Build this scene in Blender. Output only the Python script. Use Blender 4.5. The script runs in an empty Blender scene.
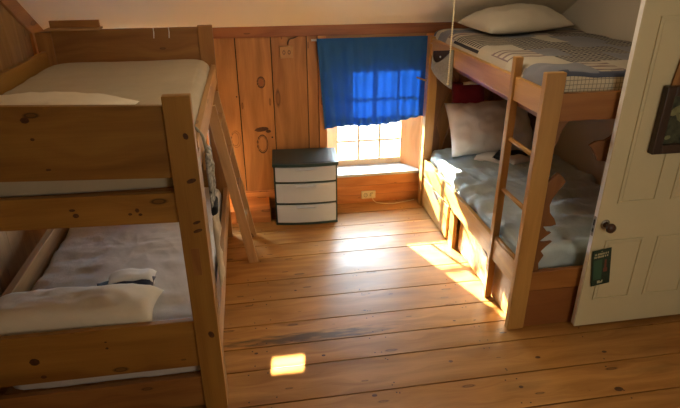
import bpy, bmesh, math, random
from mathutils import Vector, Matrix, noise
random.seed(7)
S = bpy.context.scene
COL = S.collection
R = math.radians

# ---------------------------------------------------------------- camera
cam_d = bpy.data.cameras.new('camera'); cam = bpy.data.objects.new('camera', cam_d); COL.objects.link(cam)
PI_, YA, RO, F = R(25.1213), R(9.35), R(-0.1925), 540.76
fw = Vector((math.sin(YA)*math.cos(PI_), math.cos(YA)*math.cos(PI_), -math.sin(PI_)))
r0 = Vector((math.cos(YA), -math.sin(YA), 0)); u0 = r0.cross(fw)
rt = r0*math.cos(RO)+u0*math.sin(RO); up = -r0*math.sin(RO)+u0*math.cos(RO)
cam.matrix_world = Matrix(((rt.x, up.x, -fw.x, 0), (rt.y, up.y, -fw.y, 0), (rt.z, up.z, -fw.z, 2.1), (0, 0, 0, 1)))
cam_d.sensor_width = 36; cam_d.lens = F/680*36; cam_d.clip_start = .05
S.camera = cam

# ---------------------------------------------------------------- light
S.view_settings.view_transform = 'Standard'; S.view_settings.look = 'None'
S.view_settings.gamma = 1; S.view_settings.use_curve_mapping = False
S.view_settings.exposure = 0.42
W = bpy.data.worlds.new('sky'); S.world = W; W.use_nodes = True
_nt = W.node_tree; _bg = _nt.nodes['Background']; _bg.inputs[1].default_value = 40.0
_g = _nt.nodes.new('ShaderNodeTexCoord'); _s = _nt.nodes.new('ShaderNodeSeparateXYZ'); _r = _nt.nodes.new('ShaderNodeValToRGB')
_nt.links.new(_g.outputs['Generated'], _s.inputs[0]); _nt.links.new(_s.outputs['Z'], _r.inputs[0]); _nt.links.new(_r.outputs[0], _bg.inputs[0])
_r.color_ramp.elements[0].position = 0.0; _r.color_ramp.elements[0].color = (.075, .075, .07, 1)     # sunlit ground outside
_r.color_ramp.elements[1].position = .06; _r.color_ramp.elements[1].color = (.70, .86, 1.0, 1)        # bright sky

def lamp(name, kind, loc, direction, energy, color, **kw):
    d = bpy.data.lights.new(name, kind); d.energy = energy; d.color = color
    for k, v in kw.items(): setattr(d, k, v)
    o = bpy.data.objects.new(name, d); COL.objects.link(o); o.location = loc
    o.rotation_euler = Vector(direction).to_track_quat('-Z', 'Y').to_euler()
    return o
SUN = Vector((.35, -1, -.35))
lamp('sun', 'SUN', (0, 8, 5), SUN, 100, (1, .90, .72), angle=R(.8))
# added spot lamp that makes the bright patch on the floor
lamp('floor_patch_spot', 'SPOT', (-.55, -4.0, 3.3), Vector((.095, 2.33, 0))-Vector((-.55, -4.0, 3.3)), 70000, (1, .95, .85),
     spot_size=R(4), spot_blend=0, shadow_soft_size=.01)
lamp('window_sky', 'AREA', (1.04, 4.85, .85), (0, -1, 0), 1, (1, 1, 1), shape='RECTANGLE', size=.72, size_y=1.1).data.cycles.is_portal = True
lamp('window_sky', 'AREA', (-.86, 4.85, .85), (0, -1, 0), 1, (1, 1, 1), shape='RECTANGLE', size=.72, size_y=1.1).data.cycles.is_portal = True
lamp('rear_window_boost', 'AREA', (-.86, 4.70, .62), (.05, -1, -.1), 22, (.74, .87, 1), shape='RECTANGLE', size=.55, size_y=.5)  # extra lamp added to boost the window light on the lower left bunk
# added fill lamp behind the camera, brightens the near faces
lamp('camera_side_fill', 'AREA', (1.9, -1.1, 1.6), (-.02, 1, -.06), 16, (1, .92, .76), shape='RECTANGLE', size=1.2, size_y=1.4)

# ---------------------------------------------------------------- materials
def new_mat(name):
    m = bpy.data.materials.new(name); m.use_nodes = True
    nt = m.node_tree; b = nt.nodes['Principled BSDF']
    return m, nt, b
def plain(name, col, rough=.6, metal=0, bump=0, bscale=200, var=0, vscale=6, sheen=0):
    m, nt, b = new_mat(name)
    b.inputs['Base Color'].default_value = (*col, 1); b.inputs['Roughness'].default_value = rough
    b.inputs['Metallic'].default_value = metal
    if sheen: b.inputs['Sheen Weight'].default_value = sheen
    tc = nt.nodes.new('ShaderNodeTexCoord')
    if var:
        n = nt.nodes.new('ShaderNodeTexNoise'); n.inputs['Scale'].default_value = vscale; n.inputs['Detail'].default_value = 5
        nt.links.new(tc.outputs['Object'], n.inputs['Vector'])
        r = nt.nodes.new('ShaderNodeMapRange'); r.inputs['From Min'].default_value = .3; r.inputs['From Max'].default_value = .7
        r.inputs['To Min'].default_value = 1-var; r.inputs['To Max'].default_value = 1+var
        nt.links.new(n.outputs['Fac'], r.inputs['Value'])
        mx = nt.nodes.new('ShaderNodeVectorMath'); mx.operation = 'SCALE'; mx.inputs[0].default_value = col
        nt.links.new(r.outputs['Result'], mx.inputs['Scale']); nt.links.new(mx.outputs[0], b.inputs['Base Color'])
    if bump:
        n = nt.nodes.new('ShaderNodeTexNoise'); n.inputs['Scale'].default_value = bscale; n.inputs['Detail'].default_value = 4
        nt.links.new(tc.outputs['Object'], n.inputs['Vector'])
        bp = nt.nodes.new('ShaderNodeBump'); bp.inputs['Strength'].default_value = bump; bp.inputs['Distance'].default_value = .01
        nt.links.new(n.outputs['Fac'], bp.inputs['Height']); nt.links.new(bp.outputs[0], b.inputs['Normal'])
    return m
def wood(name, light, dark, rough=.5, knot=(1.6, 7.0), knot_amt=.8, gscale=1.0, bump=.15, board=.18, stain=0):
    m, nt, b = new_mat(name); N = nt.nodes.new; L = nt.links.new
    uv = N('ShaderNodeUVMap'); uv.uv_map = 'UVMap'
    def mapping(sx, sy):
        mp = N('ShaderNodeMapping'); mp.inputs['Scale'].default_value = (sx, sy, 1); L(uv.outputs[0], mp.inputs[0]); return mp.outputs[0]
    # knots
    vo = N('ShaderNodeTexVoronoi'); vo.voronoi_dimensions = '2D'; vo.inputs['Scale'].default_value = 1; L(mapping(*knot), vo.inputs['Vector'])
    sep = N('ShaderNodeSeparateColor'); L(vo.outputs['Color'], sep.inputs[0])
    sz = N('ShaderNodeMapRange'); sz.inputs['From Min'].default_value = .35; sz.inputs['From Max'].default_value = 1
    sz.inputs['To Min'].default_value = .0001; sz.inputs['To Max'].default_value = .11; L(sep.outputs[0], sz.inputs['Value'])
    dv = N('ShaderNodeMath'); dv.operation = 'DIVIDE'; L(vo.outputs['Distance'], dv.inputs[0]); L(sz.outputs[0], dv.inputs[1])
    kr = N('ShaderNodeValToRGB'); e = kr.color_ramp.elements
    e[0].position = 0; e[0].color = (.55, .55, .55, 1); e[1].position = 1; e[1].color = (0, 0, 0, 1)
    for p, c in ((.45, .5), (.62, 1), (.78, .55)):
        x = e.new(p); x.color = (c, c, c, 1)
    L(dv.outputs[0], kr.inputs[0])
    # grain bends round the knots
    add = N('ShaderNodeVectorMath'); add.operation = 'ADD'; L(mapping(1.1*gscale, 11*gscale), add.inputs[0])
    kb = N('ShaderNodeMapRange'); kb.inputs['From Min'].default_value = 0; kb.inputs['From Max'].default_value = .45
    kb.inputs['To Min'].default_value = .55; kb.inputs['To Max'].default_value = 0; L(vo.outputs['Distance'], kb.inputs['Value'])
    cb = N('ShaderNodeCombineXYZ'); L(kb.outputs[0], cb.inputs[1]); L(cb.outputs[0], add.inputs[1])
    n1 = N('ShaderNodeTexNoise'); n1.inputs['Scale'].default_value = 1.3; n1.inputs['Detail'].default_value = 6; n1.inputs['Distortion'].default_value = .25
    L(add.outputs[0], n1.inputs['Vector'])
    n2 = N('ShaderNodeTexNoise'); n2.inputs['Scale'].default_value = 1; n2.inputs['Detail'].default_value = 3; L(mapping(5, 170), n2.inputs['Vector'])
    n3 = N('ShaderNodeTexNoise'); n3.inputs['Scale'].default_value = .35; n3.inputs['Detail'].default_value = 0; L(mapping(.4, .4), n3.inputs['Vector'])
    rp = N('ShaderNodeValToRGB'); e = rp.color_ramp.elements
    e[0].position = .28; e[0].color = (*dark, 1); e[1].position = .68; e[1].color = (*light, 1)
    mixf = N('ShaderNodeMath'); mixf.operation = 'MULTIPLY_ADD'; L(n2.outputs['Fac'], mixf.inputs[0]); mixf.inputs[1].default_value = .22
    L(n1.outputs['Fac'], mixf.inputs[2])
    sb = N('ShaderNodeMath'); sb.operation = 'SUBTRACT'; L(mixf.outputs[0], sb.inputs[0]); sb.inputs[1].default_value = .11
    L(sb.outputs[0], rp.inputs[0])
    br = N('ShaderNodeMapRange'); br.inputs['From Min'].default_value = .3; br.inputs['From Max'].default_value = .7
    br.inputs['To Min'].default_value = 1-board; br.inputs['To Max'].default_value = 1+board; L(n3.outputs['Fac'], br.inputs['Value'])
    sc = N('ShaderNodeVectorMath'); sc.operation = 'SCALE'; L(rp.outputs[0], sc.inputs[0]); L(br.outputs[0], sc.inputs['Scale'])
    mx = N('ShaderNodeMix'); mx.data_type = 'RGBA'; L(sc.outputs[0], mx.inputs['A'])
    mx.inputs['B'].default_value = (dark[0]*.16, dark[1]*.13, dark[2]*.12, 1)
    kf = N('ShaderNodeMath'); kf.operation = 'MULTIPLY'; L(kr.outputs[0], kf.inputs[0]); kf.inputs[1].default_value = knot_amt
    L(kf.outputs[0], mx.inputs['Factor'])
    out = mx.outputs['Result']
    if stain:    # worn dark streaks in the old floor finish
        n4 = N('ShaderNodeTexNoise'); n4.inputs['Scale'].default_value = 1; n4.inputs['Detail'].default_value = 5; L(mapping(1.2, 6), n4.inputs['Vector'])
        r4 = N('ShaderNodeMapRange'); r4.inputs['From Min'].default_value = .60; r4.inputs['From Max'].default_value = .76
        r4.inputs['To Max'].default_value = stain; L(n4.outputs['Fac'], r4.inputs['Value'])
        m4 = N('ShaderNodeMix'); m4.data_type = 'RGBA'; L(out, m4.inputs['A']); m4.inputs['B'].default_value = (.05, .035, .016, 1)
        tc = N('ShaderNodeTexCoord'); mp = N('ShaderNodeMapping'); mp.inputs['Location'].default_value = (-.22/.5, -2.60/.05, 0)
        mp.inputs['Scale'].default_value = (1/.5, 1/.05, 0); L(tc.outputs['Object'], mp.inputs[0])
        ln = N('ShaderNodeVectorMath'); ln.operation = 'LENGTH'; L(mp.outputs[0], ln.inputs[0])
        n6 = N('ShaderNodeTexNoise'); n6.inputs['Scale'].default_value = 1; n6.inputs['Detail'].default_value = 6; L(mapping(7, 45), n6.inputs['Vector'])
        a6 = N('ShaderNodeMath'); a6.operation = 'MULTIPLY_ADD'; L(n6.outputs['Fac'], a6.inputs[0]); a6.inputs[1].default_value = -2.6; L(ln.outputs['Value'], a6.inputs[2])
        r6 = N('ShaderNodeMapRange'); r6.inputs['From Min'].default_value = -.9; r6.inputs['From Max'].default_value = -.1; r6.inputs['To Min'].default_value = .85; r6.inputs['To Max'].default_value = 0
        L(a6.outputs[0], r6.inputs['Value']); mm = N('ShaderNodeMath'); mm.operation = 'MAXIMUM'; L(r4.outputs[0], mm.inputs[0]); L(r6.outputs[0], mm.inputs[1])
        L(mm.outputs[0], m4.inputs['Factor']); out = m4.outputs['Result']
        n5 = N('ShaderNodeTexNoise'); n5.inputs['Scale'].default_value = 3; n5.inputs['Detail'].default_value = 6; L(mapping(1, 2.5), n5.inputs['Vector'])
        r5 = N('ShaderNodeMapRange'); r5.inputs['From Min'].default_value = .3; r5.inputs['From Max'].default_value = .7
        r5.inputs['To Min'].default_value = rough-.10; r5.inputs['To Max'].default_value = rough+.12; L(n5.outputs['Fac'], r5.inputs['Value'])
        L(r5.outputs[0], b.inputs['Roughness']); b.inputs['Specular IOR Level'].default_value = .36
    else: b.inputs['Roughness'].default_value = rough
    L(out, b.inputs['Base Color'])
    bp = N('ShaderNodeBump'); bp.inputs['Strength'].default_value = bump; bp.inputs['Distance'].default_value = .004
    L(mixf.outputs[0], bp.inputs['Height']); L(bp.outputs[0], b.inputs['Normal'])
    return m
def cloth(name, col, bump=.25, var=.05, scale=9, weave=420, sheen=.15, rough=.9, transl=0):
    m, nt, b = new_mat(name); N = nt.nodes.new; L = nt.links.new
    b.inputs['Roughness'].default_value = rough; b.inputs['Sheen Weight'].default_value = sheen
    b.inputs['Specular IOR Level'].default_value = .2
    tc = N('ShaderNodeTexCoord')
    n = N('ShaderNodeTexNoise'); n.inputs['Scale'].default_value = scale; n.inputs['Detail'].default_value = 6; L(tc.outputs['Object'], n.inputs['Vector'])
    r = N('ShaderNodeMapRange'); r.inputs['From Min'].default_value = .3; r.inputs['From Max'].default_value = .7
    r.inputs['To Min'].default_value = 1-var; r.inputs['To Max'].default_value = 1+var; L(n.outputs['Fac'], r.inputs['Value'])
    s = N('ShaderNodeVectorMath'); s.operation = 'SCALE'; s.inputs[0].default_value = col; L(r.outputs[0], s.inputs['Scale'])
    L(s.outputs[0], b.inputs['Base Color'])
    w = N('ShaderNodeTexNoise'); w.inputs['Scale'].default_value = weave; L(tc.outputs['Object'], w.inputs['Vector'])
    a = N('ShaderNodeMath'); a.operation = 'MULTIPLY_ADD'; L(w.outputs['Fac'], a.inputs[0]); a.inputs[1].default_value = .15; L(n.outputs['Fac'], a.inputs[2])
    bp = N('ShaderNodeBump'); bp.inputs['Strength'].default_value = bump; bp.inputs['Distance'].default_value = .02
    L(a.outputs[0], bp.inputs['Height']); L(bp.outputs[0], b.inputs['Normal'])
    if transl:
        t = N('ShaderNodeBsdfTranslucent'); L(s.outputs[0], t.inputs[0]); mx = N('ShaderNodeMixShader'); mx.inputs[0].default_value = transl
        L(b.outputs[0], mx.inputs[1]); L(t.outputs[0], mx.inputs[2]); L(mx.outputs[0], nt.nodes['Material Output'].inputs[0])
    return m
def pattern(name, base, line, mode, su, sv, width=.12):
    """woven pattern from the cloth's own UVs: check, pinstripe or dashes"""
    m, nt, b = new_mat(name); N = nt.nodes.new; L = nt.links.new
    b.inputs['Roughness'].default_value = .95; b.inputs['Specular IOR Level'].default_value = .15
    uv = N('ShaderNodeUVMap'); uv.uv_map = 'UVMap'; sp = N('ShaderNodeSeparateXYZ'); L(uv.outputs[0], sp.inputs[0])
    def line_at(sock, s, wd):
        a = N('ShaderNodeMath'); a.operation = 'MULTIPLY'; L(sock, a.inputs[0]); a.inputs[1].default_value = s
        f = N('ShaderNodeMath'); f.operation = 'FRACT'; L(a.outputs[0], f.inputs[0])
        c = N('ShaderNodeMath'); c.operation = 'LESS_THAN'; L(f.outputs[0], c.inputs[0]); c.inputs[1].default_value = wd
        return c.outputs[0]
    u = line_at(sp.outputs[0], su, width); v = line_at(sp.outputs[1], sv, width)
    if mode == 'check':
        f = N('ShaderNodeMath'); f.operation = 'MAXIMUM'; L(u, f.inputs[0]); L(v, f.inputs[1]); f = f.outputs[0]
    elif mode == 'dash':
        g = line_at(sp.outputs[0], su, .6)
        f = N('ShaderNodeMath'); f.operation = 'MULTIPLY'; L(g, f.inputs[0]); L(v, f.inputs[1]); f = f.outputs[0]
    else: f = v
    mx = N('ShaderNodeMix'); mx.data_type = 'RGBA'; mx.inputs['A'].default_value = (*base, 1); mx.inputs['B'].default_value = (*line, 1)
    L(f, mx.inputs['Factor']); L(mx.outputs['Result'], b.inputs['Base Color'])
    return m

M = {}
M['floor'] = wood('old pine floor', (.45, .225, .062), (.25, .105, .024), rough=.40, knot=(2.4, 9), knot_amt=.85, board=.26, stain=.5, bump=.12)
M['gap'] = plain('gap shadow wood', (.03, .014, .006), .9)
M['knotwood'] = plain('dark knot wood', (.075, .026, .008), .5, var=.4, vscale=60)
M['nail'] = plain('dark nail heads', (.02, .013, .01), .6)
M['wallwood'] = wood('orange pine wall boards', (.53, .24, .072), (.29, .112, .028), rough=.42, knot=(1.2, 4.5), knot_amt=.75)
M['wallwood2'] = wood('pine sill boards', (.66, .28, .085), (.43, .145, .035), rough=.42, knot=(1.8, 6), knot_amt=.7)
M['trimwood'] = wood('pine trim', (.42, .15, .045), (.22, .062, .016), rough=.45)
M['palewood'] = wood('unfinished pale boards', (.46, .26, .09), (.27, .135, .04), rough=.65)
M['bunkL'] = wood('varnished bunk pine', (.34, .175, .034), (.20, .088, .015), rough=.42, knot=(2.2, 5.5), knot_amt=.9, gscale=.7)
M['bunkLdark'] = wood('aged bunk pine', (.36, .165, .042), (.20, .078, .017), rough=.5, knot=(2.2, 6))
M['bunkR'] = wood('honey bunk pine', (.49, .265, .072), (.34, .165, .038), rough=.36, knot=(1.1, 4), knot_amt=.6)
M['bunkRend'] = wood('amber bunk end wood', (.38, .15, .032), (.25, .085, .015), rough=.4, knot=(1, 4), knot_amt=.5)
M['carved'] = wood('dark carved pine', (.20, .08, .02), (.13, .045, .01), rough=.45, knot_amt=.3)
M['ply'] = wood('stained plywood', (.30, .11, .026), (.18, .055, .012), rough=.45, gscale=.55, knot_amt=0, board=.05)
M['ladder'] = wood('greyed ladder pine', (.45, .26, .11), (.29, .15, .055), rough=.55, knot=(2.5, 9))
M['ceil'] = plain('painted plaster ceiling', (.90, .80, .62), .85, bump=.08, bscale=25)
M['wallpaint'] = plain('beige painted wall', (.62, .55, .44), .8, bump=.08, bscale=40)
M['door'] = plain('cream door paint', (.58, .50, .30), .45, bump=.05, bscale=60, var=.03, vscale=4)
M['dooredge_lit'] = plain('door edge paint with window light', (.88, .86, .82), .5)  # window light on the door edge put into a whiter colour
M['paneline'] = plain('shadowed paint in moulding groove', (.42, .36, .23), .6)
M['white'] = plain('white plastic', (.8, .78, .74), .4)
M['sheetU'] = cloth('ecru fitted sheet', (.45, .385, .27), bump=.15, var=.03)
M['sheetL'] = cloth('pale wrinkled sheet', (.56, .54, .52), bump=.6, var=.07, scale=7)
M['sheetR'] = cloth('grey green sheet', (.43, .50, .50), bump=.8, var=.06, scale=10)
M['pillow'] = cloth('cream pillowcase', (.74, .68, .55), bump=.25, var=.03)
M['pillowU'] = cloth('ecru pillowcase', (.62, .56, .45), bump=.15, var=.02)
M['pillowW'] = cloth('white pillowcase', (.74, .68, .64), bump=.5, var=.02)
M['navy'] = cloth('navy cloth', (.015, .02, .045), bump=.2)
M['black'] = cloth('black cloth', (.012, .012, .014), bump=.2)
M['whitecloth'] = cloth('white cloth', (.74, .72, .70), bump=.3)
M['red'] = cloth('crimson cloth', (.20, .014, .03), bump=.2)
M['tan'] = cloth('tan cloth', (.52, .43, .30), bump=.3)
M['denim'] = cloth('grey canvas', (.30, .28, .21), bump=.4, var=.15, scale=60)
M['mottle'] = plain('mottled black and cream cloth', (.25, .24, .21), .9, var=.95, vscale=45)
M['slate'] = cloth('slate blue cloth', (.17, .18, .215), bump=.2)
M['midblue'] = cloth('dark slate binding', (.055, .065, .10), bump=.2)
M['cream'] = cloth('cream patch cloth', (.46, .42, .34), bump=.2)
M['check'] = pattern('cream check cloth', (.55, .48, .34), (.20, .18, .16), 'check', 46, 46, .15)
M['pin'] = pattern('pinstripe cloth', (.42, .38, .31), (.035, .035, .045), 'pin', 30, 25, .45)
M['dash'] = pattern('dashed cloth', (.30, .28, .25), (.05, .052, .07), 'dash', 30, 26, .55)
M['mauve'] = pattern('mauve striped cloth', (.46, .41, .34), (.20, .15, .16), 'pin', 20, 14, .35)
M['curtain'] = cloth('blue curtain cotton', (.04, .155, .40), bump=.15, var=.05, transl=.36, sheen=.1)
M['frame'] = plain('warm window sash paint', (.62, .42, .22), .5)
M['blackplastic'] = plain('dark green black plastic', (.018, .045, .045), .35)
M['steel'] = plain('worn steel', (.35, .33, .30), .35, metal=1)
M['brass'] = plain('brass bead chain', (.80, .70, .46), .4, metal=.5)
M['knob'] = plain('brown porcelain knob', (.06, .028, .018), .18)
M['woodbox'] = plain('tan box cover', (.42, .22, .08), .5)
M['plate'] = plain('almond outlet plate', (.72, .62, .36), .4)
M['slot'] = plain('dark slots', (.02, .02, .02), .6)
M['cord'] = plain('brown cord', (.10, .05, .025), .5)
M['tag'] = plain('dark green card', (.012, .035, .022), .4, var=.4, vscale=60)
M['tagtext'] = plain('card print cream', (.45, .42, .25), .5)
M['tagart'] = plain('card print green', (.03, .09, .05), .5)
M['tagred'] = plain('card print red brown', (.16, .05, .03), .5)
M['darkframe'] = wood('dark walnut frame', (.055, .025, .012), (.02, .009, .005), rough=.4, knot_amt=0)
M['art'] = plain('murky green artwork', (.035, .04, .018), .6, var=.9, vscale=28)
M['artlight'] = plain('pale green leaf paint', (.17, .17, .07), .6, var=.3, vscale=50)
M['dark'] = plain('dark void wood', (.05, .022, .01), .8)
m, nt, b = new_mat('translucent drawer plastic'); M['drawer'] = m
b.inputs['Base Color'].default_value = (.55, .62, .72, 1); b.inputs['Roughness'].default_value = .28; b.inputs['Subsurface Weight'].default_value = .15
b.inputs['Subsurface Radius'].default_value = (.02, .02, .02)
m, nt, b = new_mat('window pane glass'); M['glass'] = m
t = nt.nodes.new('ShaderNodeBsdfTransparent'); t.inputs[0].default_value = (.95, .97, .96, 1)
g = nt.nodes.new('ShaderNodeBsdfGlossy'); g.inputs['Roughness'].default_value = .02
fz = nt.nodes.new('ShaderNodeFresnel'); fz.inputs[0].default_value = 1.15
mx = nt.nodes.new('ShaderNodeMixShader'); nt.links.new(fz.outputs[0], mx.inputs[0]); nt.links.new(t.outputs[0], mx.inputs[1]); nt.links.new(g.outputs[0], mx.inputs[2])
nt.links.new(mx.outputs[0], nt.nodes['Material Output'].inputs[0])
m, nt, b = new_mat('bulb glow'); M['bulb'] = m
b.inputs['Emission Color'].default_value = (1, .7, .4, 1); b.inputs['Emission Strength'].default_value = 6

# ---------------------------------------------------------------- mesh helpers
AX = {'x': 0, 'y': 1, 'z': 2}
def BM():
    bm = bmesh.new(); bm.loops.layers.uv.new('UVMap'); return bm
def uv_face(bm, f, pts, g, off):
    uvl = bm.loops.layers.uv.active
    a = pts[1]-pts[0]; bb = pts[2]-pts[0]; n = a.cross(bb)
    nx = max(range(3), key=lambda i: abs(n[i]))
    for l, p in zip(f.loops, pts):
        if nx == g:
            o = [i for i in range(3) if i != g]; u, v = p[o[0]]*.25, p[o[1]]
        else:
            o = [i for i in range(3) if i not in (g, nx)][0]; u, v = p[g], p[o]
        l[uvl].uv = (u+off[0], v+off[1])
def box(bm, x0, x1, y0, y1, z0, z1, g='x', mi=0, T=None):
    g = AX[g]; off = (random.uniform(0, 60), random.uniform(0, 60))
    P = [Vector((x, y, z)) for x in (x0, x1) for y in (y0, y1) for z in (z0, z1)]
    vs = [bm.verts.new(T @ p if T else p) for p in P]
    for q in ((0, 1, 3, 2), (4, 6, 7, 5), (0, 4, 5, 1), (2, 3, 7, 6), (0, 2, 6, 4), (1, 5, 7, 3)):
        f = bm.faces.new([vs[i] for i in q]); f.material_index = mi
        uv_face(bm, f, [P[i] for i in q], g, off)
    return bm
def beam(bm, a, b, w, t, side=(0, 1, 0), mi=0):
    """board from a to b, width w across 'side', thickness t the other way"""
    a, b = Vector(a), Vector(b); d = b-a; L = d.length; z = d.normalized()
    s = Vector(side); s = (s-z*s.dot(z)).normalized(); n = z.cross(s)
    T = Matrix(((s.x, n.x, z.x, a.x), (s.y, n.y, z.y, a.y), (s.z, n.z, z.z, a.z), (0, 0, 0, 1)))
    return box(bm, -w/2, w/2, -t/2, t/2, 0, L, 'z', mi, T)
def prism(bm, pts, y0, y1, g='z', mi=0, axis='y'):
    """polygon in x,z pushed through y (or in y,z pushed through x)"""
    off = (random.uniform(0, 60), random.uniform(0, 60)); g = AX[g]
    mk = (lambda p, d: Vector((p[0], d, p[1]))) if axis == 'y' else (lambda p, d: Vector((d, p[0], p[1]))) if axis == 'x' else (lambda p, d: Vector((p[0], p[1], d)))
    A = [mk(p, y0) for p in pts]; B = [mk(p, y1) for p in pts]
    va = [bm.verts.new(p) for p in A]; vb = [bm.verts.new(p) for p in B]
    f = bm.faces.new(va); f.material_index = mi; uv_face(bm, f, A, g, off)
    f = bm.faces.new(vb[::-1]); f.material_index = mi; uv_face(bm, f, B[::-1], g, off)
    n = len(pts)
    for i in range(n):
        j = (i+1) % n
        f = bm.faces.new([va[j], va[i], vb[i], vb[j]]); f.material_index = mi; uv_face(bm, f, [A[j], A[i], B[i], B[j]], g, off)
    bmesh.ops.recalc_face_normals(bm, faces=bm.faces)
    return bm
def tube(bm, pts, r, n=10, mi=0):
    pts = [Vector(p) for p in pts]; rings = []; uvl = bm.loops.layers.uv.active; u = 0
    for i, p in enumerate(pts):
        d = (pts[min(i+1, len(pts)-1)]-pts[max(i-1, 0)]).normalized()
        s = d.cross(Vector((0, 0, 1)))
        if s.length < .05: s = d.cross(Vector((0, 1, 0)))
        s.normalize(); t = d.cross(s); rr = r[i] if isinstance(r, (list, tuple)) else r
        rings.append([bm.verts.new(p+(s*math.cos(2*math.pi*k/n)+t*math.sin(2*math.pi*k/n))*rr) for k in range(n)])
    for i in range(len(rings)-1):
        for k in range(n):
            f = bm.faces.new([rings[i][k], rings[i][(k+1) % n], rings[i+1][(k+1) % n], rings[i+1][k]]); f.material_index = mi; f.smooth = True
            for l, (a, b_) in zip(f.loops, ((i, k), (i, k+1), (i+1, k+1), (i+1, k))):
                l[uvl].uv = ((pts[a]-pts[0]).length, b_/n*2*math.pi*.02)
    for rg in (rings[0][::-1], rings[-1]):
        f = bm.faces.new(rg); f.material_index = mi
    return bm
def lathe(bm, prof, c, axis='z', n=24, mi=0):
    c = Vector(c); A = {'z': (Vector((1, 0, 0)), Vector((0, 1, 0)), Vector((0, 0, 1))), 'y': (Vector((1, 0, 0)), Vector((0, 0, 1)), Vector((0, -1, 0)))}[axis]
    rings = [[bm.verts.new(c+(A[0]*math.cos(2*math.pi*k/n)+A[1]*math.sin(2*math.pi*k/n))*max(r, 1e-4)+A[2]*h) for k in range(n)] for r, h in prof]
    for i in range(len(rings)-1):
        for k in range(n):
            f = bm.faces.new([rings[i][k], rings[i][(k+1) % n], rings[i+1][(k+1) % n], rings[i+1][k]]); f.smooth = True; f.material_index = mi
    bmesh.ops.recalc_face_normals(bm, faces=bm.faces)
    return bm
def obj(name, bm, mat, parent=None, bev=0, smooth=False, label=None, bseg=2):
    me = bpy.data.meshes.new(name)
    if parent is not None:
        root = parent
        while root.parent: root = root.parent
        bmesh.ops.translate(bm, verts=bm.verts, vec=-root.location)
    bm.to_mesh(me); bm.free()
    for m_ in (mat if isinstance(mat, (list, tuple)) else [mat]): me.materials.append(m_)
    o = bpy.data.objects.new(name, me); COL.objects.link(o)
    if parent is not None: o.parent = parent
    if smooth:
        for p in me.polygons: p.use_smooth = True
    if bev:
        mo = o.modifiers.new('bevel', 'BEVEL'); mo.width = bev; mo.segments = bseg; mo.limit_method = 'ANGLE'; mo.angle_limit = R(40)
    if label: o['label'] = label
    return o
def thing(name, label, cat, loc, group=None):
    o = bpy.data.objects.new(name, None); COL.objects.link(o); o.location = loc; o.empty_display_size = .1
    return tag(o, label, cat, group)
def tag(o, label, cat, group=None):
    o['label'] = label; o['category'] = cat
    if group: o['group'] = group
    return o
def struct(name, bm, mat, parent=None, bev=0, smooth=False):
    o = obj(name, bm, mat, parent, bev, smooth); o['kind'] = 'structure'; return o
def B(x0, x1, y0, y1, z0, z1, g='x'): return box(BM(), x0, x1, y0, y1, z0, z1, g)

def smoothstep(t): t = max(0, min(1, t)); return t*t*(3-2*t)
def mattress(x0, x1, y0, y1, z0, z1, r=.05, wr=.006, seed=0, n=70, m=44, sag=.0, corner=.09, freq=7):
    """rounded slab with soft creases on top, one closed mesh"""
    bm = BM(); uvl = bm.loops.layers.uv.active
    cx, cy = (x0+x1)/2, (y0+y1)/2; hx, hy = (x1-x0)/2, (y1-y0)/2
    prof = []
    K = 6
    prof.append((0.008, z0))
    prof.append((0.0, z0+.012)); prof.append((0.0, (z0+z1)/2))
    for k in range(K+1):
        a = math.pi/2*k/K; prof.append((r*(1-math.cos(a)), z1-r+r*math.sin(a)))
    def outline(inset, N=120):
        out = []; ax, ay = hx-inset, hy-inset; c = max(corner-inset*.3, .02)
        for i in range(N):
            t = 2*math.pi*i/N; dx, dy = math.cos(t), math.sin(t)
            # rounded rectangle by superellipse-like clamping
            s = min(ax/abs(dx) if abs(dx) > 1e-6 else 1e9, ay/abs(dy) if abs(dy) > 1e-6 else 1e9)
            px, py = dx*s, dy*s
            qx, qy = ax-abs(px), ay-abs(py)
            if qx < c and qy < c:
                ex, ey = c-qx, c-qy; L_ = math.hypot(ex, ey)
                if L_ > c: px = math.copysign(ax-c+ex/L_*c, px); py = math.copysign(ay-c+ey/L_*c, py)
            out.append((cx+px, cy+py))
        return out
    def disp(x, y, z):
        top = smoothstep((z-(z1-r))/r)
        p = Vector((x*freq*.45, y*freq, seed*3.1+z*4))
        d = noise.noise(p)+.5*noise.noise(p*2.3)
        q = Vector((x*freq*1.3+y*3, y*freq*.6, seed*7+z*9)); d2 = abs(noise.noise(q))
        return (d*wr-(d2*wr*.8))
    rings = []
    N = 160
    for ins, z in prof:
        ring = []
        for x, y in outline(ins, N):
            d = disp(x, y, z); s = math.hypot(x-cx, y-cy) or 1
            k = 1 if z < z1-r*.5 else .4
            ring.append(bm.verts.new((x+(x-cx)/hx*d*1.2*k, y+(y-cy)/hy*d*.8*k, z+(d if z > z1-r*.8 else 0))))
        rings.append(ring)
    for t in [1-k/30 for k in range(1, 30)]:
        ring = []
        for x, y in outline(r, N):
            px, py = cx+(x-cx)*t, cy+(y-cy)*t
            ring.append(bm.verts.new((px, py, z1+disp(px, py, z1)-sag*(1-t))))
        rings.append(ring)
    for a, b_ in zip(rings, rings[1:]):
        for i in range(N):
            j = (i+1) % N; f = bm.faces.new([a[i], a[j], b_[j], b_[i]]); f.smooth = True
    bm.faces.new(rings[0][::-1]); f = bm.faces.new(rings[-1]); f.smooth = True
    for f in bm.faces:
        for l in f.loops: l[uvl].uv = (l.vert.co.x, l.vert.co.y)
    bmesh.ops.recalc_face_normals(bm, faces=bm.faces)
    return bm
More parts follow.
